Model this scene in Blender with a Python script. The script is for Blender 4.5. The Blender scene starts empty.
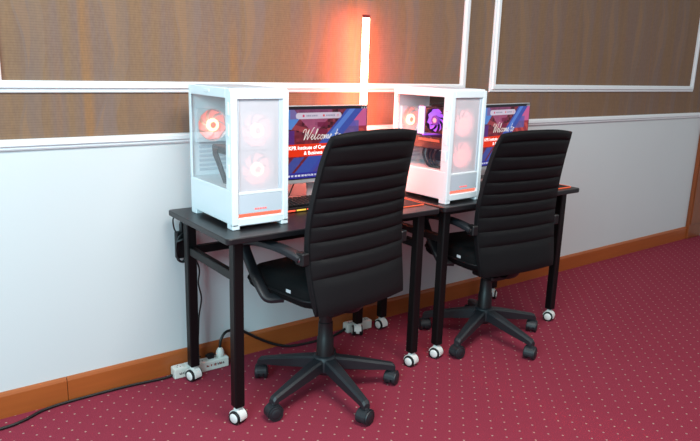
import bpy, bmesh, math, random
import numpy as np
from mathutils import Vector, Matrix
random.seed(7)
scene = bpy.context.scene
COL = scene.collection
pi = math.pi
def lin(c):
    return tuple(((v/255)/12.92 if v/255 <= .04045 else ((v/255+.055)/1.055)**2.4) for v in c)

# ------------------------------------------------------------------ camera
F, YAW, PITCH, ROLL = 651.75, .6453, .2352, .0298
CAM = Vector((-.9519, -2.543, 1.3324))
fwd = Vector((math.sin(YAW)*math.cos(PITCH), math.cos(YAW)*math.cos(PITCH), -math.sin(PITCH)))
r0 = fwd.cross(Vector((0, 0, 1))).normalized(); u0 = r0.cross(fwd)
rr = r0*math.cos(ROLL)+u0*math.sin(ROLL); uu = -r0*math.sin(ROLL)+u0*math.cos(ROLL)
cd = bpy.data.cameras.new('camera'); cam = bpy.data.objects.new('camera', cd); COL.objects.link(cam)
cd.sensor_fit = 'HORIZONTAL'; cd.sensor_width = 36; cd.lens = F/700*36; cd.clip_start = .05
M4 = Matrix((rr, uu, -fwd)).transposed().to_4x4(); M4.translation = CAM; cam.matrix_world = M4
scene.camera = cam

# ------------------------------------------------------------------ world, lights, exposure
W = bpy.data.worlds.new('world'); scene.world = W; W.use_nodes = True
W.node_tree.nodes['Background'].inputs[0].default_value = (.76, .90, 1, 1)
W.node_tree.nodes['Background'].inputs[1].default_value = .45
def area(name, loc, target, sx, sy, power, col):
    l = bpy.data.lights.new(name, 'AREA'); l.shape = 'RECTANGLE'; l.size = sx; l.size_y = sy
    l.energy = power; l.color = col
    o = bpy.data.objects.new(name, l); COL.objects.link(o); o.location = loc
    o.rotation_euler = (Vector(target)-Vector(loc)).to_track_quat('-Z', 'Y').to_euler()
    return o
area('window_daylight', (-2.5, -2.4, 2.1), (.1, 0, .9), 1.6, 1.6, 132, (.54, .90, 1))
area('ceiling_lamp_near', (.2, -1.9, 2.75), (.3, -1.2, 0), 1.4, .7, 74, (1, .95, .90))
area('ceiling_lamp_far', (3.2, -2.2, 2.75), (3.0, -1.6, 0), 1.2, .6, 15, (1, .94, .82))
vs = scene.view_settings
vs.view_transform = 'Standard'; vs.look = 'None'; vs.exposure = 0.0; vs.gamma = 1; vs.use_curve_mapping = False

# ------------------------------------------------------------------ materials
MATS = {}
def mat(name, col, rough=.5, metal=0, spec=.5, var=.06, scale=40, bump=0, bscale=200, emit=None, estr=0, coat=0):
    if name in MATS: return MATS[name]
    m = bpy.data.materials.new(name); m.use_nodes = True; nt = m.node_tree; N = nt.nodes; L = nt.links
    b = N['Principled BSDF']
    b.inputs['Roughness'].default_value = rough; b.inputs['Metallic'].default_value = metal
    b.inputs['Specular IOR Level'].default_value = spec; b.inputs['Coat Weight'].default_value = coat
    tc = N.new('ShaderNodeTexCoord')
    n = N.new('ShaderNodeTexNoise'); n.inputs['Scale'].default_value = scale; n.inputs['Detail'].default_value = 3
    L.new(tc.outputs['Object'], n.inputs['Vector'])
    mx = N.new('ShaderNodeMix'); mx.data_type = 'RGBA'
    c = lin(col)
    mx.inputs[6].default_value = (*[v*(1-var) for v in c], 1); mx.inputs[7].default_value = (*[min(1, v*(1+var)) for v in c], 1)
    L.new(n.outputs['Fac'], mx.inputs[0]); L.new(mx.outputs[2], b.inputs['Base Color'])
    if bump:
        n2 = N.new('ShaderNodeTexNoise'); n2.inputs['Scale'].default_value = bscale; L.new(tc.outputs['Object'], n2.inputs['Vector'])
        bp = N.new('ShaderNodeBump'); bp.inputs['Strength'].default_value = bump; bp.inputs['Distance'].default_value = .002
        L.new(n2.outputs['Fac'], bp.inputs['Height']); L.new(bp.outputs[0], b.inputs['Normal'])
    if emit:
        b.inputs['Emission Color'].default_value = (*emit, 1); b.inputs['Emission Strength'].default_value = estr
    MATS[name] = m
    return m

def nmath(nt, op, a, b=None, c=None):
    n = nt.nodes.new('ShaderNodeMath'); n.operation = op
    for i, v in enumerate((a, b, c)):
        if v is None: continue
        if isinstance(v, (int, float)): n.inputs[i].default_value = v
        else: nt.links.new(v, n.inputs[i])
    return n.outputs[0]
def nmix(nt, f, a, b):
    n = nt.nodes.new('ShaderNodeMix'); n.data_type = 'RGBA'
    if isinstance(f, (int, float)): n.inputs[0].default_value = f
    else: nt.links.new(f, n.inputs[0])
    for i, v in ((6, a), (7, b)):
        if isinstance(v, tuple): n.inputs[i].default_value = (*lin(v), 1)
        else: nt.links.new(v, n.inputs[i])
    return n.outputs[2]
def nnoise(nt, vec, scale, sc=(1, 1, 1), detail=3):
    mp = nt.nodes.new('ShaderNodeMapping'); mp.inputs['Scale'].default_value = sc
    nt.links.new(vec, mp.inputs['Vector'])
    n = nt.nodes.new('ShaderNodeTexNoise'); n.inputs['Scale'].default_value = scale; n.inputs['Detail'].default_value = detail
    nt.links.new(mp.outputs[0], n.inputs['Vector'])
    return n.outputs['Fac']
def newmat(name):
    m = bpy.data.materials.new(name); m.use_nodes = True; MATS[name] = m
    nt = m.node_tree
    tc = nt.nodes.new('ShaderNodeTexCoord'); sp = nt.nodes.new('ShaderNodeSeparateXYZ'); nt.links.new(tc.outputs['Object'], sp.inputs[0])
    return m, nt, nt.nodes['Principled BSDF'], tc.outputs['Object'], sp.outputs
def ramp(nt, f, stops):
    n = nt.nodes.new('ShaderNodeValToRGB'); cr = n.color_ramp
    while len(cr.elements) < len(stops): cr.elements.new(.5)
    for e, (p, c) in zip(cr.elements, stops):
        e.position = p; e.color = (*lin(c), 1) if len(c) == 3 else c
    nt.links.new(f, n.inputs[0]); return n.outputs[0]

# carpet: wine red pile with a staggered grid of small beige flecks
def mk_carpet():
    m, nt, b, vec, xyz = newmat('carpet')
    P = .0745
    def cell(off):
        fx = nmath(nt, 'SUBTRACT', nmath(nt, 'FRACT', nmath(nt, 'ADD', nmath(nt, 'DIVIDE', xyz[0], P), off)), .5)
        fy = nmath(nt, 'SUBTRACT', nmath(nt, 'FRACT', nmath(nt, 'ADD', nmath(nt, 'DIVIDE', xyz[1], P), off)), .5)
        d = nmath(nt, 'SQRT', nmath(nt, 'ADD', nmath(nt, 'MULTIPLY', fx, fx), nmath(nt, 'MULTIPLY', fy, fy)))
        return nmath(nt, 'LESS_THAN', d, .052)
    dot = nmath(nt, 'MAXIMUM', cell(50.20), cell(50.70))
    n1 = nnoise(nt, vec, 260, detail=2); n2 = nnoise(nt, vec, 2.5)
    base = nmix(nt, n1, (124, 40, 58), (150, 58, 75))
    base = nmix(nt, nmath(nt, 'MULTIPLY', n2, .35), base, (128, 38, 54))
    dotc = nmix(nt, nnoise(nt, vec, 35), (150, 140, 160), (222, 196, 150))
    nt.links.new(nmix(nt, nmath(nt, 'MULTIPLY', dot, .55), base, dotc), b.inputs['Base Color'])
    b.inputs['Roughness'].default_value = .95; b.inputs['Specular IOR Level'].default_value = .1
    bp = nt.nodes.new('ShaderNodeBump'); bp.inputs['Strength'].default_value = .5; bp.inputs['Distance'].default_value = .004
    nt.links.new(n1, bp.inputs['Height']); nt.links.new(bp.outputs[0], b.inputs['Normal'])
    return m
# wallpaper: brown woven paper with vertical streaks and wavy ribbons
def mk_wallpaper():
    m, nt, b, vec, xyz = newmat('wallpaper')
    st = nnoise(nt, vec, 10, (1, 1, .05), 5); st2 = nnoise(nt, vec, 3.2, (1, 1, .12), 2); sp = nnoise(nt, vec, 130, (1, 1, .35), 2)
    base = ramp(nt, st, [(.3, (122, 100, 90)), (.45, (140, 109, 82)), (.57, (128, 106, 98)), (.70, (154, 111, 74))])
    base = nmix(nt, nmath(nt, 'MULTIPLY', st2, .4), base, (138, 102, 72))
    base = nmix(nt, nmath(nt, 'MULTIPLY', sp, .55), base, (96, 74, 60))
    # ribbon
    wob = nmath(nt, 'MULTIPLY', nmath(nt, 'SINE', nmath(nt, 'MULTIPLY', xyz[2], 7.5)), .014)
    xx = nmath(nt, 'ADD', nmath(nt, 'ADD', xyz[0], wob), nmath(nt, 'MULTIPLY_ADD', nnoise(nt, vec, 2.6, (1, 1, .8), 2), .20, 20.30))
    t = nmath(nt, 'FRACT', nmath(nt, 'DIVIDE', xx, .295))
    wd = nmath(nt, 'MULTIPLY_ADD', nmath(nt, 'SINE', nmath(nt, 'MULTIPLY', xyz[2], 9.0)), .045, .042)
    d = nmath(nt, 'ABSOLUTE', nmath(nt, 'SUBTRACT', t, .5))
    rib = nmath(nt, 'LESS_THAN', d, wd)
    wd2 = nmath(nt, 'ADD', wd, .10)
    rib2 = nmath(nt, 'LESS_THAN', nmath(nt, 'ABSOLUTE', nmath(nt, 'SUBTRACT', t, .57)), wd2)
    base = nmix(nt, nmath(nt, 'MULTIPLY', rib2, .20), base, (126, 112, 110))
    base = nmix(nt, nmath(nt, 'MULTIPLY', rib, .30), base, (150, 110, 72))
    line = nmath(nt, 'GREATER_THAN', nmath(nt, 'FRACT', nmath(nt, 'MULTIPLY', xyz[2], 110)), .72)
    base = nmix(nt, nmath(nt, 'MULTIPLY', line, .22), base, (72, 58, 52))
    nt.links.new(base, b.inputs['Base Color']); b.inputs['Roughness'].default_value = .75
    b.inputs['Specular IOR Level'].default_value = .25
    bp = nt.nodes.new('ShaderNodeBump'); bp.inputs['Strength'].default_value = .25; bp.inputs['Distance'].default_value = .002
    nt.links.new(sp, bp.inputs['Height']); nt.links.new(bp.outputs[0], b.inputs['Normal'])
    return m
def mk_wood(name, a, c2, axis=0, rough=.4):
    m, nt, b, vec, xyz = newmat(name)
    sc = (.06, 1, 1) if axis == 0 else (1, 1, .06)
    n = nnoise(nt, vec, 42, sc, 5); n2 = nnoise(nt, vec, 3)
    c = nmix(nt, n, a, c2); c = nmix(nt, nmath(nt, 'MULTIPLY', n2, .3), c, a)
    nt.links.new(c, b.inputs['Base Color']); b.inputs['Roughness'].default_value = rough
    return m
def mk_glass(name, tint=(1, 1, 1), gloss=.10):
    m = bpy.data.materials.new(name); m.use_nodes = True; nt = m.node_tree; nt.nodes.clear()
    o = nt.nodes.new('ShaderNodeOutputMaterial'); t = nt.nodes.new('ShaderNodeBsdfTransparent'); t.inputs[0].default_value = (*tint, 1)
    g = nt.nodes.new('ShaderNodeBsdfGlossy'); g.inputs['Roughness'].default_value = .03
    f = nt.nodes.new('ShaderNodeLayerWeight'); f.inputs[0].default_value = .5
    mx = nt.nodes.new('ShaderNodeMixShader'); a = nmath(nt, 'MULTIPLY_ADD', nmath(nt, 'POWER', f.outputs['Facing'], 4.5), .8, .03)
    nt.links.new(a, mx.inputs[0]); nt.links.new(t.outputs[0], mx.inputs[1]); nt.links.new(g.outputs[0], mx.inputs[2]); nt.links.new(mx.outputs[0], o.inputs[0])
    MATS[name] = m; return m
def mk_mesh(name, col, open_):
    m = bpy.data.materials.new(name); m.use_nodes = True; nt = m.node_tree; b = nt.nodes['Principled BSDF']
    b.inputs['Base Color'].default_value = (*lin(col), 1); b.inputs['Roughness'].default_value = .5
    t = nt.nodes.new('ShaderNodeBsdfTransparent'); mx = nt.nodes.new('ShaderNodeMixShader'); mx.inputs[0].default_value = open_
    nt.links.new(b.outputs[0], mx.inputs[1]); nt.links.new(t.outputs[0], mx.inputs[2]); nt.links.new(mx.outputs[0], nt.nodes['Material Output'].inputs[0])
    MATS[name] = m; return m
def emis(name, col, s, base=(60, 30, 30)):
    return mat(name, base, .5, emit=col, estr=s, var=.02)

mk_carpet(); mk_wallpaper()
mk_wood('wood_base', (150, 74, 32), (178, 94, 42)); mk_wood('wood_post', (122, 60, 26), (150, 80, 36), 2)
mk_glass('glass'); mk_mesh('mesh_panel', (226, 220, 226), .42)
mat('plaster', (206, 209, 210), .7, var=.02, scale=3, bump=.08, bscale=60)
mat('white_trim', (226, 228, 230), .45, var=.02)
mat('desk_top', (22, 21, 24), .36, var=.12, scale=300, spec=.5, bump=.08, bscale=500)
mat('desk_steel', (7, 7, 8), .45, var=.1, spec=.3)
mat('case_white', (228, 234, 238), .35, var=.01)
mat('case_inner', (204, 210, 216), .5, var=.03)
mat('case_grey', (196, 204, 214), .4, var=.02)
mat('black_plastic', (12, 12, 14), .45, var=.1)
mat('slate_plastic', (29, 32, 37), .5, var=.1, bump=.1, bscale=600)
mat('dark_part', (58, 62, 70), .5, var=.2)
mat('gpu_black', (24, 20, 24), .4, var=.2)
mat('leather', (12, 11, 14), .6, var=.14, scale=120, bump=.22, bscale=420, spec=.3)
mat('seat_fabric', (9, 9, 11), .85, var=.2, scale=200, bump=.3, bscale=700, spec=.2)
mat('chrome', (170, 172, 176), .25, 1, var=.05)
mat('caster_white', (226, 224, 220), .4, var=.02)
mat('rubber', (16, 16, 18), .6, var=.1)
mat('silver', (200, 202, 206), .35, .4, var=.02)
mat('cable', (12, 12, 14), .5, var=.1)
mat('strip_white', (216, 214, 206), .45, var=.03)
mat('ink_black', (38, 34, 40), .6, var=.05)
mat('ink_red', (150, 52, 44), .6, var=.05)
mat('tag_white', (205, 206, 210), .6, var=.04)
emis('led_bar', (1, .165, .10), 88, (255, 120, 90))
mat('led_cap', (120, 26, 22), .4)
emis('glow_slot', (1, .17, .10), 1.6); emis('glow_logo', (1, .16, .15), 1.0, (200, 80, 80))
emis('fan_pink', (1, .42, .40), .95, (220, 150, 150)); emis('fan_core', (1, .70, .38), 2.2, (240, 220, 180)); emis('fan_dot', (1, .33, .25), .9, (230, 120, 110))
emis('fan_rear', (1, .42, .40), .62, (230, 160, 160)); emis('fan_pink_b', (1, .28, .28), 2.3, (220, 140, 140)); emis('fan_core_b', (1, .50, .38), 1.3, (240, 190, 160))
emis('purple_dim', (.35, .06, .60), .5, (80, 40, 110)); emis('purple_glow', (.42, .10, .80), 1.0, (120, 60, 160)); emis('lilac_glow', (.72, .42, 1), 1.1, (220, 200, 240)); emis('red_glow', (1, .16, .08), .7)
emis('mat_glow', (1, .16, .05), .8, (160, 50, 30))
emis('key_red', (1, .10, .05), 1.6); emis('key_yellow', (1, .65, .08), 1.2)
emis('banner_text', (1, .95, .92), .95, (240, 240, 240))
mat('mat_cloth', (22, 21, 24), .8, var=.2, scale=300)

# ------------------------------------------------------------------ mesh helpers
class MB:
    def __init__(s): s.bm = bmesh.new()
    def box(s, x0, x1, y0, y1, z0, z1, bev=0, M=None, seg=1):
        t = bmesh.new(); bmesh.ops.create_cube(t, size=1)
        for v in t.verts: v.co = Vector(((x0+x1)/2+v.co.x*(x1-x0), (y0+y1)/2+v.co.y*(y1-y0), (z0+z1)/2+v.co.z*(z1-z0)))
        if bev: bmesh.ops.bevel(t, geom=t.edges[:], offset=bev, segments=seg, affect='EDGES', profile=.5)
        if M: bmesh.ops.transform(t, matrix=M, verts=t.verts[:])
        s.add(t); return s
    def add(s, t):
        me = bpy.data.meshes.new('t'); t.to_mesh(me); t.free(); s.bm.from_mesh(me); bpy.data.meshes.remove(me)
    def loft(s, secs, closed=False, cap=True):
        vs = [[s.bm.verts.new(p) for p in sec] for sec in secs]; n = len(secs[0]); k = len(secs)
        for i in range(k if closed else k-1):
            for j in range(n):
                s.bm.faces.new((vs[i][j], vs[i][(j+1) % n], vs[(i+1) % k][(j+1) % n], vs[(i+1) % k][j]))
        if cap and not closed:
            s.bm.faces.new(vs[0][::-1]); s.bm.faces.new(vs[-1])
        return s
    def tube(s, pts, rad, n=8, rx=None, closed=False, up=(0, 0, 1), smoothn=0):
        P = [Vector(p) for p in pts]
        if smoothn: P = catmull(P, smoothn)
        secs = []; prev = None
        R = rad if isinstance(rad, (list, tuple)) else None
        for i, p in enumerate(P):
            a = P[max(i-1, 0)]; b = P[min(i+1, len(P)-1)]; d = (b-a).normalized()
            ref = prev if prev is not None else Vector(up)
            e1 = ref-d*ref.dot(d)
            if e1.length < 1e-4: e1 = Vector((1, 0, 0))-d*d.x
            e1.normalize(); e2 = d.cross(e1)
            prev = e1
            ra = R[i] if R else rad
            rb = ra if rx is None else rx
            secs.append([p+e1*ra*math.sin(2*pi*k/n)+e2*rb*math.cos(2*pi*k/n) for k in range(n)])
        return s.loft(secs)
    def lathe(s, prof, n=20, M=None):
        # prof list of (r, h) about z
        t = bmesh.new(); rings = []
        for r, h in prof:
            rings.append([t.verts.new((r*math.cos(2*pi*k/n), r*math.sin(2*pi*k/n), h)) for k in range(n)] if r > 1e-6 else [t.verts.new((0, 0, h))])
        for a, b in zip(rings, rings[1:]):
            for k in range(n):
                q = (k+1) % n
                if len(a) > 1 and len(b) > 1: t.faces.new((a[k], a[q], b[q], b[k]))
                elif len(a) > 1: t.faces.new((a[k], a[q], b[0]))
                elif len(b) > 1: t.faces.new((a[0], b[q], b[k]))
        if M: bmesh.ops.transform(t, matrix=M, verts=t.verts[:])
        s.add(t); return s
    def prism(s, poly, y0, y1, axis='y', bev=0):
        def P(a, b, c): return {'y': (a, c, b), 'x': (c, a, b), 'z': (a, b, c)}[axis]
        t = bmesh.new()
        A = [t.verts.new(P(a, b, y0)) for a, b in poly]; B = [t.verts.new(P(a, b, y1)) for a, b in poly]; n = len(poly)
        t.faces.new(A[::-1]); t.faces.new(B)
        for i in range(n): t.faces.new((A[i], A[(i+1) % n], B[(i+1) % n], B[i]))
        if bev: bmesh.ops.bevel(t, geom=t.edges[:], offset=bev, segments=1, affect='EDGES')
        s.add(t); return s
    def build(s, name, m, parent=None, smooth=False):
        bmesh.ops.recalc_face_normals(s.bm, faces=s.bm.faces[:])
        me = bpy.data.meshes.new(name); s.bm.to_mesh(me); s.bm.free()
        me.materials.append(MATS[m] if isinstance(m, str) else m)
        if smooth:
            me.polygons.foreach_set('use_smooth', [True]*len(me.polygons))
            me.set_sharp_from_angle(angle=math.radians(38))
        o = bpy.data.objects.new(name, me); COL.objects.link(o)
        if parent: o.parent = parent
        return o
def catmull(P, n):
    out = []
    for i in range(len(P)-1):
        p0 = P[max(i-1, 0)]; p1 = P[i]; p2 = P[i+1]; p3 = P[min(i+2, len(P)-1)]
        for k in range(n):
            t = k/n
            out.append(.5*((2*p1)+(p2-p0)*t+(2*p0-5*p1+4*p2-p3)*t*t+(3*p1-p0-3*p2+p3)*t**3))
    out.append(P[-1]); return out
def RX(a): return Matrix.Rotation(a, 4, 'X')
def RY(a): return Matrix.Rotation(a, 4, 'Y')
def RZ(a): return Matrix.Rotation(a, 4, 'Z')
def T(x, y, z): return Matrix.Translation((x, y, z))
def empty(name, loc=(0, 0, 0), rz=0, parent=None):
    o = bpy.data.objects.new(name, None); COL.objects.link(o); o.location = loc; o.rotation_euler = (0, 0, rz)
    o.empty_display_size = .05
    if parent: o.parent = parent
    return o
def tag(o, label, cat, group=None):
    o['label'] = label; o['category'] = cat
    if group: o['group'] = group
    return o
def struct(o, label=None):
    o['kind'] = 'structure'
    if label: o['label'] = label
    return o
def kids(o): return [c for c in bpy.data.objects if c.parent == o]
def copy_tree(o, parent=None):
    c = o.copy(); COL.objects.link(c); c.parent = parent
    for k in kids(o): copy_tree(k, c)
    return c
def inst(src, parent, loc=None, rot=None):
    c = src.copy(); COL.objects.link(c); c.parent = parent
    if loc is not None: c.location = loc
    if rot is not None: c.rotation_euler = rot
    return c
def interp(x, xs, ys): return float(np.interp(x, xs, ys))
def rrect(w, h, r, n=4):
    pts = []
    for cx, cy, a0 in ((w-r, h-r, 0), (-w+r, h-r, pi/2), (-w+r, -h+r, pi), (w-r, -h+r, 1.5*pi)):
        for k in range(n+1):
            a = a0+pi/2*k/n; pts.append((cx+r*math.cos(a), cy+r*math.sin(a)))
    return pts

# ------------------------------------------------------------------ room
XL, XR, YF, ZT = -3.2, 4.68, -5.2, 2.85
struct(MB().box(XL, XR, YF, .1, -.1, 0).build('floor', 'carpet'), 'wine red carpet with small beige flecks')
wb = struct(MB().box(XL, XR+.1, 0, .1, 0, ZT).build('wall_back', 'plaster'), 'white painted wall with brown wallpaper above the rail')
MB().box(XL, 4.46, -.002, .01, 1.03, ZT).build('wallpaper', 'wallpaper', wb)
struct(MB().box(XR, XR+.1, YF, 0, 0, ZT).build('wall_right', 'plaster'), 'plain plaster wall past the wooden corner post')
# baseboard of butted boards
bb = struct(empty('baseboard_back'), 'varnished wooden skirting board along the wall')
bx = [XL, -.419, 2.03, 4.455]
for a, b in zip(bx, bx[1:]):
    prof = [(0, 0), (-.016, 0), (-.016, .088), (-.012, .097), (-.006, .101), (0, .101)]
    MB().loft([[(x, y, z) for y, z in prof] for x in (a+.0012, b-.0012)]).build('board', 'wood_base', bb)
# chair rail
rail = [(0, 1.002), (-.008, 1.002), (-.012, 1.008), (-.012, 1.014), (-.020, 1.019), (-.020, 1.034), (-.014, 1.040), (0, 1.042)]
tr = struct(empty('trim_1'), 'white painted dado rail under the wallpaper')
for a, b in ((XL, .62), (.62, 4.455)):
    MB().loft([[(x, y, z) for y, z in rail] for x in (a+.0005, b-.0005)]).build('rail_length', 'white_trim', tr)
# panel mouldings: mitred frames
def frame_panel(name, x0, x1, z0, z1, label):
    r = struct(empty(name), label)
    pr = [(0, 0), (-.007, 0), (-.010, .004), (-.010, .013), (-.019, .018), (-.019, .036), (-.012, .042), (0, .042)]
    C = [(x0, z0), (x1, z0), (x1, z1), (x0, z1)]
    for i in range(4):
        (ax, az), (bx_, bz) = C[i], C[(i+1) % 4]
        secs = []
        for (px, pz) in ((ax, az), (bx_, bz)):
            sx = 1 if px == x0 else -1; sz = 1 if pz == z0 else -1
            secs.append([(px+sx*d, y-.002, pz+sz*d) for y, d in pr])
        MB().loft(secs).build('moulding_strip', 'white_trim', r)
    return r
frame_panel('trim_2', -.592, 1.716, 1.203, 2.5, 'white moulding frame on the wallpaper above the near desk')
frame_panel('trim_3', 1.910, 4.226, 1.203, 2.5, 'white moulding frame on the wallpaper at the right')
frame_panel('trim_4', -3.075, -.768, 1.203, 2.5, 'white moulding frame left of the near panel')
pst = MB().box(4.455, XR, -.03, 0, 0, ZT, .004)
pst.box(4.47, XR-.015, -.036, -.029, .12, ZT, .002)
struct(pst.build('trim_5', 'wood_post'), 'varnished wooden corner post')

# ------------------------------------------------------------------ desk casters
def caster_parts(parent, hubmat, tyremat, housemat, R=.026, name='caster', hood=.0085):
    h = MB()
    # hood between wheels, axis along local x
    poly = [(R*1.12*math.cos(a), R+R*1.12*math.sin(a)) for a in np.linspace(-.35, pi+.2, 12)]
    h.prism(poly, -.0085, .0085, 'x', .0015)
    if hood > .01:
        arc = [(R*1.14*math.cos(a), R+R*1.14*math.sin(a)) for a in np.linspace(.15, pi+.25, 12)]+[(R*1.03*math.cos(a), R+R*1.03*math.sin(a)) for a in np.linspace(pi+.25, .15, 12)]
        h.prism(arc, -hood, hood, 'x')
    h.box(-.013, .013, -.012, .012, 2*R-.002, 2*R+.010, .003)
    h.lathe([(0, 2*R), (.007, 2*R), (.007, 2*R+.028), (0, 2*R+.028)], 10)
    c = h.build(name, housemat, parent)
    for s in (-1, 1):
        Mx = T(s*.010, 0, R) @ RY(s*pi/2)
        MB().lathe([(R*.72, 0), (R*.94, 0), (R, .003), (R, .012), (R*.94, .016), (R*.76, .0165), (R*.72, .014), (R*.72, 0)], 22, Mx).build('tyre', tyremat, c, True)
        MB().lathe([(0, .001), (R*.73, .001), (R*.73, .0155), (R*.62, .018), (R*.2, .019), (0, .019)], 22, Mx).build('wheel_disc', hubmat, c, True)
    return c
# ------------------------------------------------------------------ desks
GAP, DEP, H = .049, .54, .74
YB, YFR = -GAP, -GAP-DEP
def make_desk(x0, x1, label):
    w = x1-x0; r = tag(empty('desk', (x0, 0, 0)), label, 'desk', 'black training desks on casters')
    t = MB()
    pts = [(w/2+a, (YB+YFR)/2+b) for a, b in rrect(w/2, DEP/2, .018, 4)]
    t.prism(pts, H-.022, H, 'z', .003)
    t.build('desk_top', 'desk_top', r)
    i = .066
    for lx in (i, w-i):
        for ly in (YB-i, YFR+i):
            MB().box(lx-.02, lx+.02, ly-.02, ly+.02, .066, H-.022, .004).build('leg', 'desk_steel', r)
    for lx in (i, w-i):
        MB().box(lx-.013, lx+.013, YFR+i+.02, YB-i-.02, .560, .594, .003).build('side_rail', 'desk_steel', r)
        MB().box(lx-.013, lx+.013, YFR+i+.02, YB-i-.02, H-.05, H-.022, .003).build('top_bearer', 'desk_steel', r)
    MB().box(i+.02, w-i-.02, YB-i-.013, YB-i+.013, .560, .594, .003).build('back_rail', 'desk_steel', r)
    return r
d1 = make_desk(0, 1.008, 'black desk at the left, between the power strips, with the nearer white computer')
d2 = make_desk(1.033, 2.017, 'black desk at the right end, farther from the camera')
def desk_casters(d, w, ang):
    i = .066; k = 0
    for lx in (i, w-i):
        for ly in (YB-i, YFR+i):
            if k == 0: c = desk_casters.src if hasattr(desk_casters, 'src') else None
            if c is None:
                c = caster_parts(d, 'caster_white', 'rubber', 'caster_white', hood=.018); desk_casters.src = c; n = c
            else:
                n = copy_tree(desk_casters.src, d)
            n.location = (lx, ly, 0); n.rotation_euler = (0, 0, math.radians(ang[k])); k += 1
desk_casters(d1, 1.008, [18, 22, 150, 18])
desk_casters(d2, .984, [8, 20, -60, 22])

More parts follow.
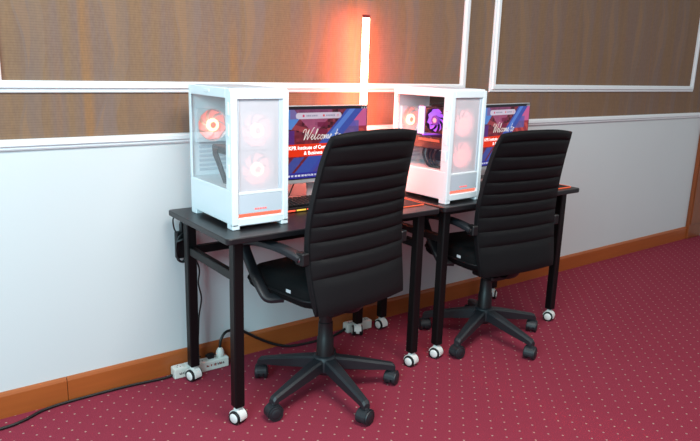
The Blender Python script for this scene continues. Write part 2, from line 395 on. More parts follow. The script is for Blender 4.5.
# ------------------------------------------------------------------ office chairs
SEAM = [.448, .585, .654, .719, .775, .826, .880, .936, .995, 1.066, 1.112]
BZ = [.46, .54, .62, .70, .78, .86, .95, 1.04, 1.115]
BY = [-.232, -.216, -.202, -.195, -.199, -.211, -.232, -.255, -.278]
BW = [.236, .246, .251, .253, .251, .245, .237, .229, .217]
def sm(z, ys):
    # smooth interpolation: average of linear samples
    return sum(interp(z+d, BZ, ys) for d in (-.03, -.015, 0, .015, .03))/5
def back_pt(u, z, off):
    w = sm(z, BW); y = sm(z, BY)
    arch = -.016*abs(u)**3*max(0, (z-1.0)/.112)
    return Vector((u*w, y+.022*u*u+off, z+arch))
def make_chair():
    r = empty('office_chair')
    # backrest shell
    sh = MB(); secs = []
    nz = 30; us = [math.sin(v*pi/2) for v in np.linspace(-1, 1, 17)]
    for k in range(nz+1):
        z = .448+(1.112-.448)*k/nz
        e = min(1, min(k, nz-k)/2.0); th = .034*(.35+.65*math.sin(e*pi/2))
        c = .017
        rear = [back_pt(u*.985, z, c-th/2+.006*abs(u)**6) for u in us]
        front = [back_pt(u*.985, z, c+th/2-.006*abs(u)**6) for u in us[::-1]]
        secs.append(rear+front)
    sh.loft(secs); b = sh.build('backrest', 'leather', r, True)
    for z0, z1 in zip(SEAM, SEAM[1:]):
        nv = 8; nu = 16; g = MB(); bm = g.bm; grid = []
        hh = (z1-z0)
        for j in range(nv+1):
            s = -1+2*j/nv; z = (z0+z1)/2+s*hh/2*.995
            bul = .0100*(1-abs(s)**2.8)**.6
            row = []
            for q in range(nu+1):
                u = -1+2*q/nu; ed = (1-abs(u)**8)
                row.append(bm.verts.new(back_pt(u*.968, z, .001-bul*ed)))
            grid.append(row)
        for j in range(nv):
            for q in range(nu): bm.faces.new((grid[j][q], grid[j][q+1], grid[j+1][q+1], grid[j+1][q]))
        ext = bmesh.ops.solidify(bm, geom=bm.faces[:], thickness=.004)
        g.build('padded_rib', 'leather', b, True)
    # seat cushion
    st = MB(); secs = []
    for k, z in enumerate(np.linspace(.452, .545, 9)):
        e = (k/8-.5)*2; ins = .028*abs(e)**3
        pts = rrect(.238-ins, .215-ins, .07, 5)
        secs.append([(x, y+.03, z+(.012*(x/.24)**2 if e > 0 else 0)-.014*max(0, (y-.08)/.13)**2) for x, y in pts])
    st.loft(secs); seat = st.build('seat', 'seat_fabric', r, True)
    pp = MB(); pp.tube([(x, y+.03, .492) for x, y in rrect(.2395, .2165, .07, 6)]+[(.2395, .134+.03, .492)], .004, 6); pp.build('piping', 'leather', seat, True)
    MB().box(-.252, -.250, -.065, -.040, .504, .516, 0, T(.0105, 0, 0)).build('care_tag', 'tag_white', seat)
    # under-seat mechanism, lever
    m = MB(); m.box(-.075, .075, -.11, .10, .395, .455, .008); m.box(-.05, .05, -.09, .06, .362, .39, .008)
    m.build('tilt_mechanism', 'black_plastic', r)
    lv = MB(); lv.tube([(.07, .02, .395), (.17, .015, .393), (.235, .01, .388)], .005, 8); lv.build('height_lever', 'black_plastic', r, True)
    MB().box(.225, .275, -.004, .024, .379, .392, .004).build('lever_paddle', 'dark_part', r)
    # back bracket: carries backrest
    bk = MB(); bk.tube([(0, -.05, .40), (0, -.15, .405), (0, -.185, .45), (0, -.188, .56)], .012, 10, rx=.035, up=(0, 1, 0), smoothn=4); bk.build('back_support', 'black_plastic', r, True)
    # armrests
    for s in (-1, 1):
        a = MB(); x = s*.272
        path = [(s*.264, -.150, .664), (x, -.115, .674), (x, -.03, .680), (x, .07, .676), (x, .148, .664), (x, .176, .640), (x, .148, .592), (x, .105, .535), (x, .062, .488), (s*.262, .038, .464), (s*.21, .02, .456)]
        P = catmull([Vector(p) for p in path], 5)
        secs = []
        for i, p in enumerate(P):
            d = (P[min(i+1, len(P)-1)]-P[max(i-1, 0)]).normalized(); side = Vector((1, 0, 0)); side = (side-d*side.dot(d)).normalized(); nn = d.cross(side)
            w = .024 if i < 25 else .021; t = .0135 if i < 25 else .012
            secs.append([p+side*(w*cx_)+nn*(t*cy_) for cx_, cy_ in [(math.copysign(abs(math.cos(q))**.6, math.cos(q)), math.copysign(abs(math.sin(q))**.6, math.sin(q))) for q in np.linspace(0, 2*pi, 14, endpoint=False)]])
        a.loft(secs); arm = a.build('armrest', 'slate_plastic', r, True)
        kb = MB(); kb.box(s*.262-.016, s*.262+.016, -.176, -.132, .640, .686, .004); kb.build('arm_bracket', 'black_plastic', arm)
        bo = MB(); bo.lathe([(0, 0), (.009, 0), (.009, .003), (.005, .004), (0, .004)], 12, T(s*.262+s*.016, -.154, .662) @ RY(s*pi/2)); bo.build('bolt', 'chrome', arm)
    # gas column
    g = MB(); g.lathe([(0, .11), (.037, .11), (.034, .24), (.031, .245), (.029, .31), (.026, .312), (.026, .390), (0, .390)], 24)
    g.build('gas_column', 'black_plastic', r, True)
    hb = MB(); hb.lathe([(0, .082), (.026, .082), (.05, .105), (.052, .145), (.045, .163), (.038, .168), (0, .168)], 24); hb.build('base_hub', 'slate_plastic', r, True)
    # arms
    def arm_mesh():
        a = MB(); secs = []
        for rad, zt, zb, w in ((.035, .160, .110, .027), (.10, .147, .100, .025), (.20, .123, .084, .021), (.275, .104, .074, .0175), (.298, .098, .068, .0165), (.308, .087, .066, .014)):
            b = min(w, .008)
            secs.append([(rad, -w, zb), (rad, w, zb), (rad, w, zt-b), (rad, w-b, zt), (rad, -w+b, zt), (rad, -w, zt-b)])
        a.loft(secs); return a
    a0 = arm_mesh().build('base_arm', 'slate_plastic', r)
    c0 = caster_parts(r, 'slate_plastic', 'slate_plastic', 'slate_plastic', R=.030, hood=.021)
    for k in range(5):
        ang = math.radians(55+72*k)
        a = a0 if k == 0 else inst(a0, r); a.rotation_euler = (0, 0, ang)
        c = c0 if k == 0 else copy_tree(c0, r)
        c.location = (.296*math.cos(ang), .296*math.sin(ang), 0); c.rotation_euler = (0, 0, ang+[1.9, .5, 1.2, .35, 2.4][k])
    return r
ch1 = make_chair(); ch2 = copy_tree(ch1)
def set_chair(c, loc, rz, base_rot, drop):
    c.location = loc; c.rotation_euler = (0, 0, rz)
    for k in kids(c):
        n = k.name.split('.')[0]
        if n in ('base_arm', 'caster'):
            k.rotation_euler.z += base_rot
            k.location = Matrix.Rotation(base_rot, 3, 'Z') @ k.location
        elif n not in ('base_hub', 'gas_column'): k.location.z -= drop
set_chair(ch1, (.475, -.503, 0), math.radians(8), math.radians(-12), 0)
set_chair(ch2, (1.460, -.484, 0), math.radians(-5), math.radians(5), .035)
tag(ch1, 'black ribbed high-back office chair at the left desk, beside the nearer computer', 'chair', 'office chairs')
tag(ch2, 'black ribbed high-back office chair at the right desk, farther from the camera', 'chair', 'office chairs')

# ------------------------------------------------------------------ computers
PW, PD, PH = .232, .36, .50       # local: x 0..PW, y 0 (front) .. PD (back), z 0..PH
def fan(parent, c, blade_m, core_m, dot_m, axis_rot, R=.058, frame_m='case_white', nb=7, fill=.72):
    f = MB(); M = T(*c) @ axis_rot          # local axis z of fan points to the viewer side
    # square frame with round opening
    q = 32; t = bmesh.new(); A = []; B = []
    for k in range(q):
        a = 2*pi*k/q; ca, sa = math.cos(a), math.sin(a); s = (R+.003)/max(abs(ca), abs(sa))
        A.append((R*ca, R*sa)); B.append((s*ca, s*sa))
    vs = [[t.verts.new((x, y, z)) for x, y in P] for P, z in ((A, -.012), (B, -.012), (B, .012), (A, .012))]
    for i in range(4):
        for k in range(q): t.faces.new((vs[i][k], vs[i][(k+1) % q], vs[(i+1) % 4][(k+1) % q], vs[(i+1) % 4][k]))
    bmesh.ops.transform(t, matrix=M, verts=t.verts[:]); f.add(t)
    fr = f.build('case_fan', frame_m, parent)
    first = None
    for k in range(nb):
        b = MB(); secs = []
        for j in range(5):
            rad = R*(.40+.55*j/4); tw = .5+.16*j/4*2; wdt = 2*pi/nb*(fill+.02*j)
            a0 = -.55*(j/4)**1.2
            pts = []
            for s_, zz in ((-1, -.006), (1, .006)):
                a = a0+s_*wdt/2; pts.append((rad*math.cos(a), rad*math.sin(a), zz))
            secs.append([pts[0], pts[1], (pts[1][0], pts[1][1], pts[1][2]-.0015), (pts[0][0], pts[0][1], pts[0][2]-.0015)])
        b.loft(secs); bmesh.ops.transform(b.bm, matrix=M @ RZ(2*pi*k/nb), verts=b.bm.verts[:])
        b.build('blade', blade_m, fr)
    MB().lathe([(R*.20, .0), (R*.40, .0), (R*.40, .011), (R*.36, .013), (R*.20, .013)], 24, M).build('hub_ring', core_m, fr)
    MB().lathe([(0, .0), (R*.20, 0), (R*.20, .012), (0, .013)], 20, M).build('hub', dot_m, fr)
    return fr
def make_pc(loc, rz, label, variant):
    r = tag(empty('desktop_computer', loc, rz), label, 'computer', 'white desktop computers')
    zs = .145                       # top of the power-supply shroud
    # shell: base tub, rear, top, far side
    b = MB()
    b.box(0, PW, .012, PD, .018, zs, .003)
    b.box(.0065, PW, PD-.008, PD, zs+.0005, PH, .002)
    b.box(.0065, PW, .012, PD-.0085, PH-.014, PH, .003)
    b.box(PW-.006, PW, .0125, PD-.0085, zs+.0005, PH-.0145, .002)
    b.box(0, .016, .012, .046, zs+.0005, PH, .002)
    b.box(.0, .006, PD-.018, PD, zs+.0005, PH, .002)
    b.box(0, .006, .0465, PD-.0185, PH-.034, PH, .002)
    body = b.build('case_body', 'case_white', r)
    # corner column tabs on the side of the front pillar
    for z in (.19, .262, .335, .408):
        MB().box(-.004, .002, .016, .030, z, z+.045, .0015).build('pillar_clip', 'case_white', body)
    # glass pane
    MB().box(.001, .004, .046, PD-.018, zs+.002, PH-.034).build('side_glass', 'glass', r)
    MB().box(.0, .004, .17, .215, PH-.02, PH-.008, .0015, T(-.003, 0, 0)).build('glass_latch', 'case_white', r)
    # feet
    for fx in (0, PW-.03):
        for fy in (.0, PD-.045):
            MB().box(fx, fx+.03, fy, fy+.045, 0, .022, .003).build('foot', 'case_white', r)
    # front bezel
    f = MB()
    f.box(0, .026, 0, .016, .012, PH-.006, .003); f.box(PW-.024, PW, 0, .016, .012, PH-.006, .003)
    f.box(.024, PW-.022, .004, .016, .125, .135, .002)
    f.box(.024, PW-.022, 0, .016, PH-.036, PH-.004, .002)
    f.box(.024, PW-.022, 0, .02, .013, .042, .003)
    bez = f.build('front_bezel', 'case_white', r)
    MB().box(.026, PW-.024, .005, .016, .056, .126, .001).build('lower_panel', 'case_grey', r)
    MB().box(.026, PW-.024, .012, .016, .040, .058).build('glow_slot', 'glow_slot', r)
    lp = empty('brand_mark', (0, 0, 0), 0, r)
    for k, (a, w_) in enumerate(((.092, .008), (.1025, .007), (.112, .009), (.1235, .006), (.132, .009))):
        MB().box(a, a+w_, .0042, .0052, .068, .0735).build('mark_letter', 'glow_logo', lp)
    MB().box(.026, .034, .006, .016, .135, PH-.036, .001).build('inner_strip', 'case_grey', r)
    MB().box(PW-.038, PW-.024, .006, .016, .135, PH-.036, .001).build('inner_strip', 'case_grey', r)
    MB().box(.034, PW-.038, .009, .0105, .135, PH-.036).build('front_mesh', 'mesh_panel', r)
    MB().box(.02, PW-.02, .02, PD-.02, PH, PH+.002, .0005).build('top_filter', 'case_grey', r)
    B_ = variant == 'purple'
    bl, co, do = ('fan_pink_b', 'fan_core_b', 'fan_pink_b') if B_ else ('fan_pink', 'fan_core', 'fan_dot')
    for z in (.352, .212):
        fan(r, (PW/2-.002, .031, z), bl, co, do, RX(pi/2), .063, nb=9 if B_ else 7, fill=1.0 if B_ else .78)
    fan(r, (.082, PD-.028, .346), 'fan_rear', 'fan_core', 'fan_dot', RX(pi/2), .062)
    # interior
    MB().box(PW-.030, PW-.026, .07, PD-.05, .17, .44, .001).build('motherboard', 'case_inner' if not B_ else 'gpu_black', r)
    for k in range(3):
        MB().box(PW-.036, PW-.030, .075+.006, PD-.09, .20+.03*k, .205+.03*k).build('card_slot', 'case_grey', r)
    for k in range(7):
        MB().box(.035, PW-.05, PD-.012, PD-.008, .165+.018*k, .175+.018*k, .0008).build('slot_cover', 'case_grey', r)
    g = MB()
    if not B_:
        g.box(.06, PW-.03, .10, .29, .248, .276, .003)
        gpu = g.build('graphics_card', 'dark_part', r)
        MB().box(.09, PW-.03, .12, .20, .30, .40, .004).build('cpu_cooler', 'case_inner', r)
        for k in range(4):
            MB().box(PW-.048, PW-.026, .205+.011*k, .210+.011*k, .28, .42, .0008).build('memory_stick', 'case_inner', r)
        for k in range(3):
            MB().tube([(.065+.01*k, .24+.008*k, .262), (.045, .215+.012*k, .255), (.035, .16+.012*k, .215), (.04, .12+.01*k, .15)], .0055, 6, smoothn=5).build('power_cable', 'dark_part', r, True)
    else:
        g.box(.045, PW-.03, .055, PD-.05, .228, .282, .004)
        gpu = g.build('graphics_card', 'gpu_black', r)
        MB().box(.042, .046, .10, .23, .262, .274, .0008).build('card_light', 'red_glow', gpu)
        for k in range(3):
            MB().lathe([(0, 0), (.034, 0), (.034, .004), (.012, .006), (0, .006)], 18, T(.13, .10+.078*k, .228) @ RX(pi)).build('card_fan', 'dark_part', gpu)
        ck = MB().box(.075, PW-.03, .085, .195, .30, .425, .005).build('cpu_cooler', 'gpu_black', r)
        for k in range(8):
            MB().box(.072, PW-.03, .088+.0135*k, .092+.0135*k, .303, .422).build('cooler_fin', 'gpu_black', ck)
        fan(r, (.060, .14, .358), 'purple_glow', 'purple_dim', 'fan_rear', RY(-pi/2), .055, 'gpu_black', 9)
        for k in range(3):
            ms = MB().box(.060, PW-.026, .214+.014*k, .219+.014*k, .29, .415, .0008).build('memory_stick', 'case_inner', r)
            MB().box(.054, .060, .212+.014*k, .221+.014*k, .29, .415, .0008).build('memory_light', 'lilac_glow', ms)
        MB().box(.05, PW-.03, .205, .215, .284, .29, .0008).build('light_strip', 'purple_glow', r)
        MB().box(PW-.0255, PW-.008, .07, PD-.03, .15, .46, .002).build('board_tray', 'gpu_black', r)
        for k in range(4):
            MB().tube([(.055+.006*k, .20-.025*k, .230), (.035, .185-.022*k, .20), (.035, .15-.02*k, .155), (.06, .10-.008*k, .15)], .0055, 6, smoothn=5).build('power_cable', 'cable', r, True)
    return r
make_pc((.070, -.490, H), 0, 'white tower computer with pale pink glowing fans, on the left desk', 'pale')
make_pc((1.082, -.540, H), math.radians(3), 'white tower computer with purple lit interior, on the right desk', 'purple')

# ------------------------------------------------------------------ screen picture (flat print, shared by both monitors)
SW, SH = .530, .300
def stroke_dist(X, Y, pts):
    d = np.full(X.shape, 9.0)
    for (ax, ay), (bx_, by) in zip(pts, pts[1:]):
        vx, vy = bx_-ax, by-ay; l = vx*vx+vy*vy+1e-12
        t = np.clip(((X-ax)*vx+(Y-ay)*vy)/l, 0, 1)
        d = np.minimum(d, np.hypot(X-ax-t*vx, Y-ay-t*vy))
    return d
def cat2(pts, n=8):
    return [(p.x, p.y) for p in catmull([Vector((a, b, 0)) for a, b in pts], n)]
def screen_mesh():
    nx, ny = 320, 182
    xs = (np.arange(nx)+.5)/nx; ys = (np.arange(ny)+.5)/ny
    X, Y = np.meshgrid(xs*SW, ys*SH)                # metres, origin lower left
    img = np.zeros((ny, nx, 3)); rng = np.random.default_rng(3)
    def put(mask, c, a=1.0):
        c = np.array(c, float); m = (mask*a)[..., None]; img[:] = img*(1-m)+c*m
    img[:] = (104, 36, 52)
    U, V = X/SW, Y/SH
    # building photograph: red brick tones with roof lines
    blk = rng.normal(0, 1, (24, 40)); big = np.kron(blk, np.ones((8, 8)))[:ny, :nx]
    img += big[..., None]*np.array((24, 12, 13))
    put((V < .62) & (V > .06), (118, 32, 44), .45)
    put((np.abs(np.sin(U*75)) < .30) & (V < .55) & (V > .08), (88, 18, 42), .5)
    put((np.abs(V-.70-.05*np.sin(U*9)) < .035) & (U > .2) & (U < .7), (170, 70, 76), .8)
    put((V > .62) & (V < .92) & (np.abs(U-.47)+.6*np.abs(V-.95) < .20), (176, 92, 132), .75)
    put((V > .56) & (V < .88) & (U > .50) & (U < .60) & (np.sin(V*60) > -.3), (110, 24, 60), .8)
    # blue and violet facets
    put((V > .70) & (U < .335-.5*np.abs(V-.86)), (84, 140, 216), .95)
    put((U < .28) & (V < .68) & (V > .45), (84, 44, 130), .85)
    put((V > .84) & (U > .24) & (U < .64), (140, 84, 132), .6)
    dg = U-.566*V+.09
    put((dg > .33) & (dg < .50) & (V > .05), (54, 84, 176), .92)
    put((dg > .36) & (dg < .42) & (V > .55), (92, 136, 216), .8)
    put((dg > .50) & (V > .72), (150, 70, 176), .92)
    put((dg > .50) & (V > .62) & (U > .93-.3*(V-.6)), (210, 96, 140), .85)
    put((dg > .50) & (V < .72), (150, 44, 56), .9)
    put((dg > .50) & (V < .68) & (V > .45) & (np.sin(U*60+V*30) > .2), (206, 84, 70), .7)
    put((dg > .50) & (V > .60) & (V < .80) & (U < .92), (84, 92, 170), .75)
    put((dg > .20) & (dg < .30) & (V < .30), (58, 84, 170), .85)
    put((dg > .46) & (V < .34), (60, 70, 160), .8)
    # browser bar, logo pill, banner, footer
    put(V > .975, (34, 28, 40)); put((V > .975) & (U > .93) & (np.sin(U*260) > .3), (190, 190, 200))
    pill = np.hypot(np.maximum(np.abs(X-SW*.515)-.105, 0), Y-SH*.885) < .0125
    put(pill, (214, 206, 222), .92)
    put(np.hypot(X-SW*.365, Y-SH*.885) < .0055, (214, 70, 110)); put(np.hypot(X-SW*.56, Y-SH*.885) < .005, (220, 84, 90))
    put((np.hypot(X-SW*.70, Y-SH*.885) < .0055) & (np.hypot(X-SW*.70, Y-SH*.885) > .003), (214, 120, 130))
    put((np.abs(Y-SH*.885) < .003) & (((U > .39) & (U < .50)) | ((U > .58) & (U < .67))) & (np.sin(X*1500) > -.3), (130, 126, 150))
    put((Y > .094) & (Y < .146) & (U > .15) & (U < .86), (238, 52, 12))
    put((Y < .024), (46, 44, 150))
    put((np.abs(Y-.012) < .004) & (U > .10) & (U < .9) & (np.sin(X*900)+np.sin(X*370) > -.2) & (rng.random((ny, nx)) > .2), (226, 228, 244))
    # script lettering: Welcome to
    letters = [
        [(0, .70), (.05, .92), (.22, .98), (.25, .7), (.20, .05), (.30, .3), (.52, .95), (.48, .4), (.50, .05), (.66, .4), (.90, 1.05), (1.0, 1.12)],
        [(.80, .22), (.98, .34), (1.0, .48), (.90, .45), (.86, .15), (.98, .04), (1.12, .2)],
        [(1.12, .2), (1.34, .8), (1.34, 1.0), (1.26, .85), (1.20, .15), (1.28, .04), (1.38, .2)],
        [(1.66, .40), (1.56, .46), (1.46, .22), (1.54, .04), (1.70, .2)],
        [(1.92, .44), (1.80, .38), (1.78, .1), (1.90, .05), (1.98, .25), (1.92, .44), (2.08, .36)],
        [(2.06, .04), (2.14, .44), (2.14, .1), (2.26, .42), (2.32, .38), (2.30, .08), (2.44, .42), (2.50, .36), (2.48, .06), (2.60, .2)],
        [(2.60, .2), (2.78, .34), (2.78, .46), (2.68, .42), (2.66, .12), (2.78, .04), (2.94, .22)],
        [(3.30, .9), (3.20, .15), (3.28, .04), (3.40, .2)], [(3.12, .50), (3.42, .54)],
        [(3.60, .44), (3.48, .34), (3.48, .1), (3.58, .05), (3.68, .25), (3.60, .44), (3.76, .40)]]
    sc = .046; x0, y0 = .186, .163
    for k, l in enumerate(letters):
        pts = [(x0+(x*1.16+.22*y)*sc, y0+y*sc) for x, y in cat2(l)]
        d = stroke_dist(X, Y, pts)
        put(np.clip((.0021-d)/.0012, 0, 1), (250, 244, 236))
    col = np.clip(img, 0, 255)/255
    col = np.where(col <= .04045, col/12.92, ((col+.055)/1.055)**2.4)
    gx = np.linspace(0, SW, nx+1); gz = np.linspace(0, SH, ny+1)
    VX, VZ = np.meshgrid(gx, gz); verts = np.stack([VX.ravel(), np.zeros(VX.size), VZ.ravel()], 1)
    j, i = np.meshgrid(np.arange(ny), np.arange(nx), indexing='ij'); a = (j*(nx+1)+i).ravel()
    faces = np.stack([a, a+1, a+nx+2, a+nx+1], 1)
    me = bpy.data.meshes.new('screen')
    me.vertices.add(len(verts)); me.vertices.foreach_set('co', verts.ravel().astype('f'))
    me.loops.add(faces.size); me.loops.foreach_set('vertex_index', faces.ravel().astype('i'))
    me.polygons.add(len(faces)); me.polygons.foreach_set('loop_start', np.arange(0, faces.size, 4, dtype='i'))
    me.update(calc_edges=True)
    at = me.color_attributes.new('picture', 'FLOAT_COLOR', 'CORNER')
    c4 = np.concatenate([col.reshape(-1, 3), np.ones((nx*ny, 1))], 1).repeat(4, 0)
    at.data.foreach_set('color', c4.ravel().astype('f'))
    m = bpy.data.materials.new('screen_picture'); m.use_nodes = True; b = m.node_tree.nodes['Principled BSDF']
    ca = m.node_tree.nodes.new('ShaderNodeVertexColor'); ca.layer_name = 'picture'
    b.inputs['Base Color'].default_value = (.004, .004, .005, 1); b.inputs['Roughness'].default_value = .35; b.inputs['Specular IOR Level'].default_value = .2
    m.node_tree.links.new(ca.outputs[0], b.inputs['Emission Color']); b.inputs['Emission Strength'].default_value = .92
    me.materials.append(m); return me
SCR = screen_mesh()
def text_mesh(body, size, bold):
    c = bpy.data.curves.new('t', 'FONT'); c.body = body; c.size = size; c.align_x = 'CENTER'; c.offset = bold
    o = bpy.data.objects.new('t', c); COL.objects.link(o); bpy.context.view_layer.update()
    me = bpy.data.meshes.new_from_object(o.evaluated_get(bpy.context.evaluated_depsgraph_get()))
    bpy.data.objects.remove(o); me.transform(RX(pi/2)); me.materials.clear(); me.materials.append(MATS['banner_text']); return me
T1 = text_mesh('KPR Institute of Commerce', .0220, .0003); T2 = text_mesh('& Business', .0220, .0003)
def make_monitor(loc, rz, label):
    # local origin on the desk under the panel centre, screen faces -y
    r = tag(empty('monitor', loc, rz), label, 'monitor', 'monitors showing the welcome slide')
    z0 = .088
    fw, fh = SW+.014, SH+.030
    pts = rrect(fw/2, fh/2, .006, 3)
    MB().prism([(a, b+z0+fh/2) for a, b in pts], -.006, .014, 'y', .0015).build('panel_housing', 'silver', r)
    MB().box(-SW/2-.004, SW/2+.004, -.0072, -.005, z0+.018, z0+fh-.003).build('screen_border', 'black_plastic', r)
    s = bpy.data.objects.new('screen', SCR); COL.objects.link(s); s.parent = r; s.location = (-SW/2, -.0076, z0+.022)
    for me, dz in ((T1, .124), (T2, .101)):
        t = bpy.data.objects.new('banner_lettering', me); COL.objects.link(t); t.parent = s; t.location = (SW/2-.020, -.0006, dz)
    MB().box(-.13, .13, .012, .038, z0+.08, z0+.26, .008).build('rear_cover', 'silver', r)
    MB().box(-.022, .022, .030, .044, .006, z0+.18, .003).build('stand_neck', 'silver', r)
    MB().box(-.11, .11, -.005, .115, 0, .008, .003).build('stand_base', 'silver', r)
    return r
make_monitor((.617, -.200, H), 0, 'thin silver monitor on the left desk with welcome slide, partly behind the near chair')
make_monitor((1.697, -.288, H), math.radians(8), 'thin silver monitor on the right desk, partly hidden by the farther computer and chair')

# ------------------------------------------------------------------ keyboards and mats
def make_keyboard(loc, rz, label):
    r = tag(empty('keyboard', loc, rz), label, 'keyboard', 'black gaming keyboards')
    w, d = .36, .125
    pr = [(0, .004), (0, .016), (.004, .019), (d-.004, .028), (d, .026), (d, .004)]
    MB().loft([[(x, y, z) for y, z in pr] for x in (0, w)]).build('keyboard_body', 'black_plastic', r)
    k = MB()
    for row in range(6):
        y = .010+row*.0185; zt = .020+row*.0016
        n = 17
        for c in range(n):
            x = .008+c*.0198
            if row == 0 and 4 < c < 10: continue
            k.box(x, x+.0165, y, y+.0155, zt-.002, zt+.010, .0025)
        if row == 0: k.box(.008+5*.0198, .008+9*.0198+.0165, y, y+.0155, zt-.002, zt+.010, .0025)
    kk = k.build('keys', 'black_plastic', r); kk['kind'] = 'stuff'
    for j in range(7):
        MB().box(.004+j*.051, .004+j*.051+.044, -.0015, .001, .005, .011).build('edge_light', 'key_red' if j % 2 == 0 else 'key_yellow', r)
    for (x, y) in ((.02, .01), (w-.02, .01), (.02, d-.012), (w-.02, d-.012)):
        MB().box(x-.01, x+.01, y-.005, y+.005, 0, .005).build('rubber_foot', 'rubber', r)
    return r
make_keyboard((.375, -.345, H), 0, 'black keyboard with red and yellow edge light on the left desk')
make_keyboard((1.40, -.475, H), math.radians(8), 'black keyboard in front of the far monitor on the right desk')
def make_mat(x0, x1, y0, y1, label):
    r = tag(empty('mouse_mat', ((x0+x1)/2, (y0+y1)/2, H)), label, 'mouse mat', 'lit mouse mats')
    w, d = (x1-x0)/2, (y1-y0)/2
    MB().prism(rrect(w-.004, d-.004, .012), 0, .004, 'z').build('mat_surface', 'mat_cloth', r)
    pts = rrect(w-.003, d-.003, .013)
    MB().tube([(a, b, .0030) for a, b in pts+pts[:1]], .0024, 6).build('light_edge', 'mat_glow', r)
    return r
make_mat(.755, 1.000, -.500, -.26, 'black mouse mat with glowing orange edge beside the near chair')
make_mat(1.785, 1.996, -.552, -.31, 'black mouse mat with glowing orange edge at the right desk end')

# ------------------------------------------------------------------ LED bar
lb = tag(empty('led_light_bar', (0.957, -.085, H)), 'tall glowing red-orange LED light bar upright behind the left monitor', 'lamp')
MB().prism(rrect(.016, .011, .008, 4), .020, .800, 'z').build('light_tube', 'led_bar', lb)
MB().prism(rrect(.0175, .0125, .008, 4), .800, .814, 'z').build('end_cap', 'led_cap', lb)
MB().box(-.05, .05, -.028, .028, 0, .012, .004).build('bar_base', 'black_plastic', lb)
MB().prism(rrect(.018, .013, .008, 4), .010, .022, 'z').build('socket', 'black_plastic', lb)

# ------------------------------------------------------------------ power strips, plugs, cables
def make_strip(loc, rz, n, L, label):
    r = tag(empty('power_strip', loc, rz), label, 'power strip', 'white power strips on the floor')
    MB().box(0, L, -.024, .024, 0, .046, .005, None, 2).build('strip_body', 'strip_white', r)
    for k in range(n):
        x = L*(k+.5)/n
        s = MB().box(x-.018, x+.018, -.018, .018, .046, .0475, .0005).build('socket', 'caster_white', r)
        for dx, dy in ((-.007, -.006), (.007, -.006), (0, .007)):
            MB().box(x+dx-.002, x+dx+.002, dy-.003, dy+.003, .0473, .0479).build('pin_slot', 'ink_black', s)
    return r
s1 = make_strip((-.003, -.050, 0), math.radians(-1), 5, .252, 'long white power strip with dark lettering beside the left desk caster')
rng = random.Random(4)
def scribble(x0, x1, z, m, n, h):
    # worn dark print on the strip's side, too small to read: short upright strokes
    for k in range(n):
        x = x0+(x1-x0)*k/n; w_ = (x1-x0)/n*.62; a = rng.uniform(.6, 1)*h
        MB().box(x, x+w_*.4, -.0246, -.0238, z-a/2, z+a/2).build('print_stroke', m, s1)
        MB().box(x, x+w_, -.0246, -.0238, z-.0015+rng.uniform(-.3, .3)*h, z+.0015).build('print_stroke', m, s1)
scribble(.022, .066, .022, 'ink_black', 6, .014); scribble(.145, .225, .025, 'ink_red', 4, .013); scribble(.18, .232, .025, 'ink_black', 6, .014)
s2 = make_strip((.912, -.052, 0), math.radians(-4), 3, .15, 'short white power strip behind the casters under the desk joint')
def make_plug(loc, label):
    r = tag(empty('plug', loc), label, 'plug')
    MB().lathe([(0, 0), (.016, 0), (.019, .006), (.018, .022), (.012, .034), (.007, .040), (0, .040)], 18).build('plug_body', 'strip_white', r, True)
    MB().lathe([(.0065, .034), (.0065, .052), (.004, .058), (0, .058)], 10).build('strain_relief', 'black_plastic', r, True)
    return r
make_plug((.218, -.053, .0485), 'round white plug in the right end of the long power strip')
def make_black_plug(loc, label):
    r = tag(empty('plug', loc), label, 'plug')
    MB().box(-.016, .016, -.012, .012, 0, .022, .004).build('plug_body', 'black_plastic', r)
    MB().tube([(.0, 0, .014), (-.024, 0, .018)], .005, 8).build('strain_relief', 'black_plastic', r, True)
    return r
make_black_plug((.172, -.052, .0475), 'black plug in the middle of the long power strip')
def cable(name, pts, rad, label, n=6):
    o = MB().tube(pts, rad, 7, smoothn=n).build(name, 'cable', None, True); return tag(o, label, 'cable')
cable('power_cable', [(.219, -.053, .100), (.226, -.05, .125), (.26, -.04, .150), (.33, -.03, .135), (.42, -.03, .075), (.50, -.04, .03), (.58, -.06, .008), (.70, -.075, .006), (.82, -.07, .006), (.909, -.055, .018)], .0065, 'thick black cable looping from the white plug along the skirting board')
cable('power_cable', [(-.006, -.051, .014), (-.05, -.045, .006), (-.20, -.030, .006), (-.42, -.030, .006), (-.52, -.045, .006), (-.60, -.085, .006), (-.70, -.10, .006), (-1.1, -.11, .006), (-1.8, -.12, .006)], .006, 'black power cord running left along the foot of the skirting board')
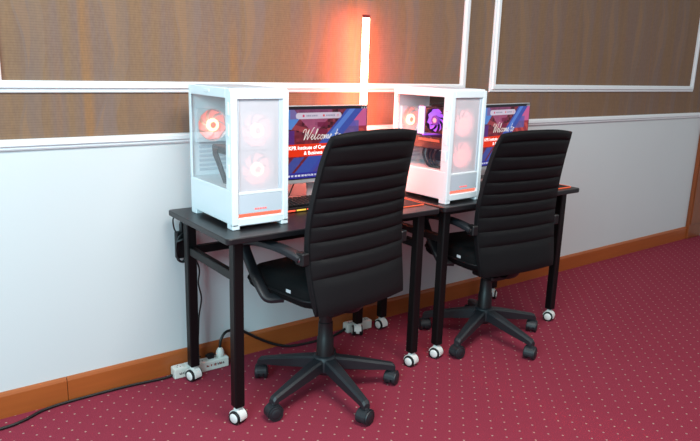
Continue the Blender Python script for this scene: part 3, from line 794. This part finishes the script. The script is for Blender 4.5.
cable('adapter_cable', [(.125, -.052, .066), (.10, -.05, .075), (.118, -.045, .14), (.128, -.04, .25), (.142, -.038, .33), (.130, -.038, .40), (.136, -.035, .47), (.10, -.033, .55)], .0035, 'thin black cable hanging down behind the left rear desk leg')
cable('adapter_cable', [(.032, -.044, .716), (.024, -.046, .69), (.030, -.042, .655), (.046, -.036, .625), (.055, -.034, .60)], .0032, 'thin black cable looping over the back corner of the left desk')
cable('computer_cable', [(.12, -.026, .55), (.118, -.024, .70), (.122, -.034, .775), (.135, -.07, .80), (.16, -.128, .80)], .0035, 'black computer power lead rising behind the left desk edge')
# adapter with coiled lead
ad = tag(empty('power_adapter', (.058, -.034, .525)), 'black power adapter with coiled lead hanging behind the left desk corner', 'power adapter')
MB().box(-.022, .022, -.013, .013, 0, .115, .005, RZ(.1), 2).build('adapter_body', 'black_plastic', ad)
for k in range(4):
    pts = []
    for a in np.linspace(0, 2*pi, 15):
        pts.append((.003*k-.005+(.022+.004*k)*math.cos(a), -.012-.004*k, .03+.006*k+(.045+.006*k)*math.sin(a)))
    MB().tube(pts, .0032, 6).build('cable_coil', 'cable', ad, True)
MB().tube([(-.028, -.02, .075), (0, -.03, .085), (.028, -.018, .08)], .006, 6, smoothn=4).build('cable_tie', 'cable', ad, True)
MB().lathe([(0, 0), (.009, 0), (.009, .03), (.004, .045), (.004, .06), (0, .06)], 10, T(.004, -.003, .113)).build('connector', 'black_plastic', ad, True)
# leads on the desks behind the keyboards
cable('signal_cable', [(.375, -.125, H+.004), (.40, -.19, H+.006), (.46, -.205, H+.02), (.53, -.16, H+.08), (.56, -.14, H+.13)], .0028, 'thin black lead rising to the back of the left monitor')
cable('keyboard_cable', [(.47, -.217, H+.022), (.50, -.19, H+.012), (.50, -.12, H+.004), (.46, -.075, H+.004), (.44, -.058, H+.004)], .0025, 'thin black lead running back from the left keyboard')
cable('signal_cable', [(1.40, -.30, H+.004), (1.46, -.33, H+.01), (1.52, -.325, H+.035), (1.57, -.27, H+.07), (1.61, -.25, H+.13)], .0028, 'black lead rising to the back of the right monitor')
